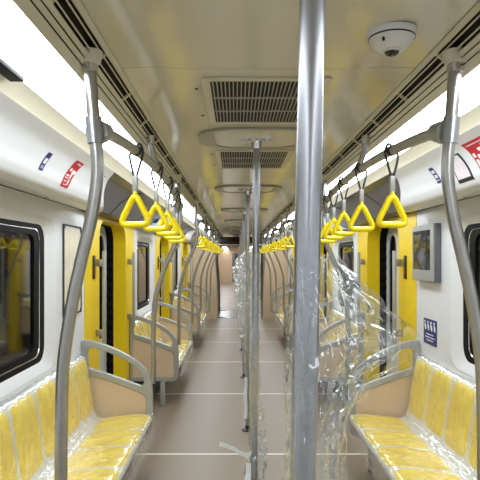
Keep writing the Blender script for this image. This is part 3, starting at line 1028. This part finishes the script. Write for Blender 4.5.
# ---- clear film wrapped round the central poles
def wrap(i, y, ztop, zbot, rx_pos, rx_neg, ry, seed, label, amp=0.35, nz=90, nt=72, fm='film'):
    xt, xb = lean.get(i, (0, 0))
    rows = []
    for a in range(nz + 1):
        z = ztop + (zbot - ztop) * a / nz
        cxx = xb + (xt - xb) * z / CEIL
        row = []
        for b in range(nt + 1):
            th = 2 * PI * b / nt
            c, sn = math.cos(th), math.sin(th)
            rp, rn, rd = rx_pos(z), rx_neg(z), ry(z)
            q = Vector((math.cos(th) * 1.1 + seed, math.sin(th) * 1.1, z * 7))
            r1 = abs(noise.noise(q * 1.3)) * 2
            r2 = abs(noise.noise(q * 3.1 + Vector((5, 1, z * 6)))) * 2
            r3 = abs(noise.noise(Vector((b * 0.22 + z * 9, z * 14, seed)))) * 2
            f = 1 - amp * (1 - r1) ** 3 * 0.9 - amp * 0.6 * (1 - r2) ** 4 + 0.04 * r3
            if b == nt:
                row.append(row[0])
                continue
            rx = rp if c > 0 else rn
            x = max(0.0215, rx * f) * c if c > 0 else max(0.0215, rx * f) * c
            yy = max(0.0215, rd * f) * sn
            zj = z
            if a == 0:
                zj += 0.012 * noise.noise(Vector((th * 2, seed, 2)))
            row.append((cxx + x, y + yy, zj))
        rows.append(row)
    return solo('plastic_wrap', MB().grid(rows), fm, label, 'plastic film', group='clear film on the central poles', loc=(0, y, 0), angle=75)


def interp(tab):
    def fn(z):
        if z >= tab[0][0]:
            return tab[0][1]
        for (a, ra), (b, rb) in zip(tab[:-1], tab[1:]):
            if b <= z <= a:
                t = (a - z) / (a - b)
                t = t * t * (3 - 2 * t)
                return ra + (rb - ra) * t
        return tab[-1][1]
    return fn


P0 = interp([(1.61, 0.050), (1.56, 0.095), (1.52, 0.135), (1.46, 0.145), (1.42, 0.10), (1.36, 0.065), (1.25, 0.052), (0.9, 0.06), (0.3, 0.04)])
wrap(0, PY[0], 1.605, 0.25, P0, interp([(1.6, 0.028), (1.2, 0.034), (0.3, 0.03)]), interp([(1.6, 0.03), (1.5, 0.06), (1.35, 0.04), (0.3, 0.03)]), 2.3,
     'large crumpled clear film billowing from the nearest pole', 0.33, 170, 120, 'filmnear')
wrap(1, PY[1], 1.63, 0.22, interp([(1.63, 0.03), (0.9, 0.032), (0.75, 0.06), (0.55, 0.075), (0.4, 0.06), (0.2, 0.04)]), interp([(1.63, 0.03), (0.7, 0.03), (0.45, 0.055), (0.2, 0.03)]),
     interp([(1.6, 0.03), (0.3, 0.04)]), 7.1, 'clear film wrapped tightly round the second pole', 0.4, 140, 60)
for i in range(2, len(PY)):
    w = 0.075 + 0.02 * (i % 3)
    wrap(i, PY[i], 1.66, 0.08, interp([(1.66, 0.035), (1.5, w), (1.1, w * 1.1), (0.6, 0.035), (0.1, 0.03)]), interp([(1.66, 0.04), (1.5, w * 1.3), (1.1, w), (0.6, 0.04), (0.1, 0.03)]),
         interp([(1.6, 0.035), (1.2, 0.06), (0.1, 0.035)]), 3.0 + i * 1.7, 'crumpled clear film on the %s pole of the central row' % ORD[i], 0.6, 110, 56)

# loose second flap of film beside the nearest pole
rows = []
for a in range(70):
    u = a / 69
    row = []
    for b in range(90):
        v = b / 89
        z = 1.60 - 0.42 * v
        wdt = P0(z) * (1.02 + 0.12 * math.sin(v * 9))
        x = 0.02 + wdt * u
        yy = 0.855 - 0.03 - 0.05 * math.sin(u * 2.4 + v * 3) + 0.022 * (abs(noise.noise(Vector((u * 3 + v * 2, v * 7, 1.5)))) * 2) + 0.008 * abs(noise.noise(Vector((u * 6 - v * 5, v * 9, 4)))) * 2
        zj = z - 0.05 * u * (1 - v) * (1 + noise.noise(Vector((u * 3, 0.3, 9))))
        row.append((x - 0.012, yy, zj))
    rows.append(row)
solo('loose_film', MB().grid(rows), 'filmnear', 'loose flap of clear film hanging right of the nearest pole', 'plastic film', loc=(0, 0.855, 0), angle=75)

# ---- white tape ends
tp = crom([(-0.022, 2.985, 0.565), (-0.05, 2.97, 0.555), (-0.085, 2.97, 0.565), (-0.12, 2.975, 0.585), (-0.20, 2.98, 0.612)], 6)
mb = MB()
A = [(x, y, z + 0.013) for x, y, z in tp]
B = [(x, y + 0.004, z - 0.013) for x, y, z in tp]
mb.loft(A, B, closed=False)
mb.loft([(x, y + 0.0006, z) for x, y, z in A], [(x, y + 0.0006, z) for x, y, z in B], closed=False)
solo('tape_end', mb, 'tape', 'white tape end sticking out from the second pole', 'tape', loc=(-0.02, 2.98, 0.56))
for nm, y, x, z0, z1, lab in (('tape_strip', 5.17, -0.036, 0.12, 0.50, 'white tape strip hanging low on the third pole'),
                              ('tape_strip', 2.96, -0.062, 0.28, 0.52, 'white tape strip hanging below the tape end on the second pole')):
    rows = []
    for k in range(9):
        z = z1 + (z0 - z1) * k / 8
        o = 0.006 * math.sin(k * 1.3)
        rows.append([(x + o, y, z), (x + 0.016 + o * 0.5, y - 0.010, z), (x + 0.03 + o * 0.3, y - 0.012, z)])
    mb = MB().grid(rows).grid([[(p[0], p[1] + 0.0006, p[2]) for p in r] for r in rows])
    solo(nm, mb, 'tape', lab, 'tape', loc=(x, y, z0))
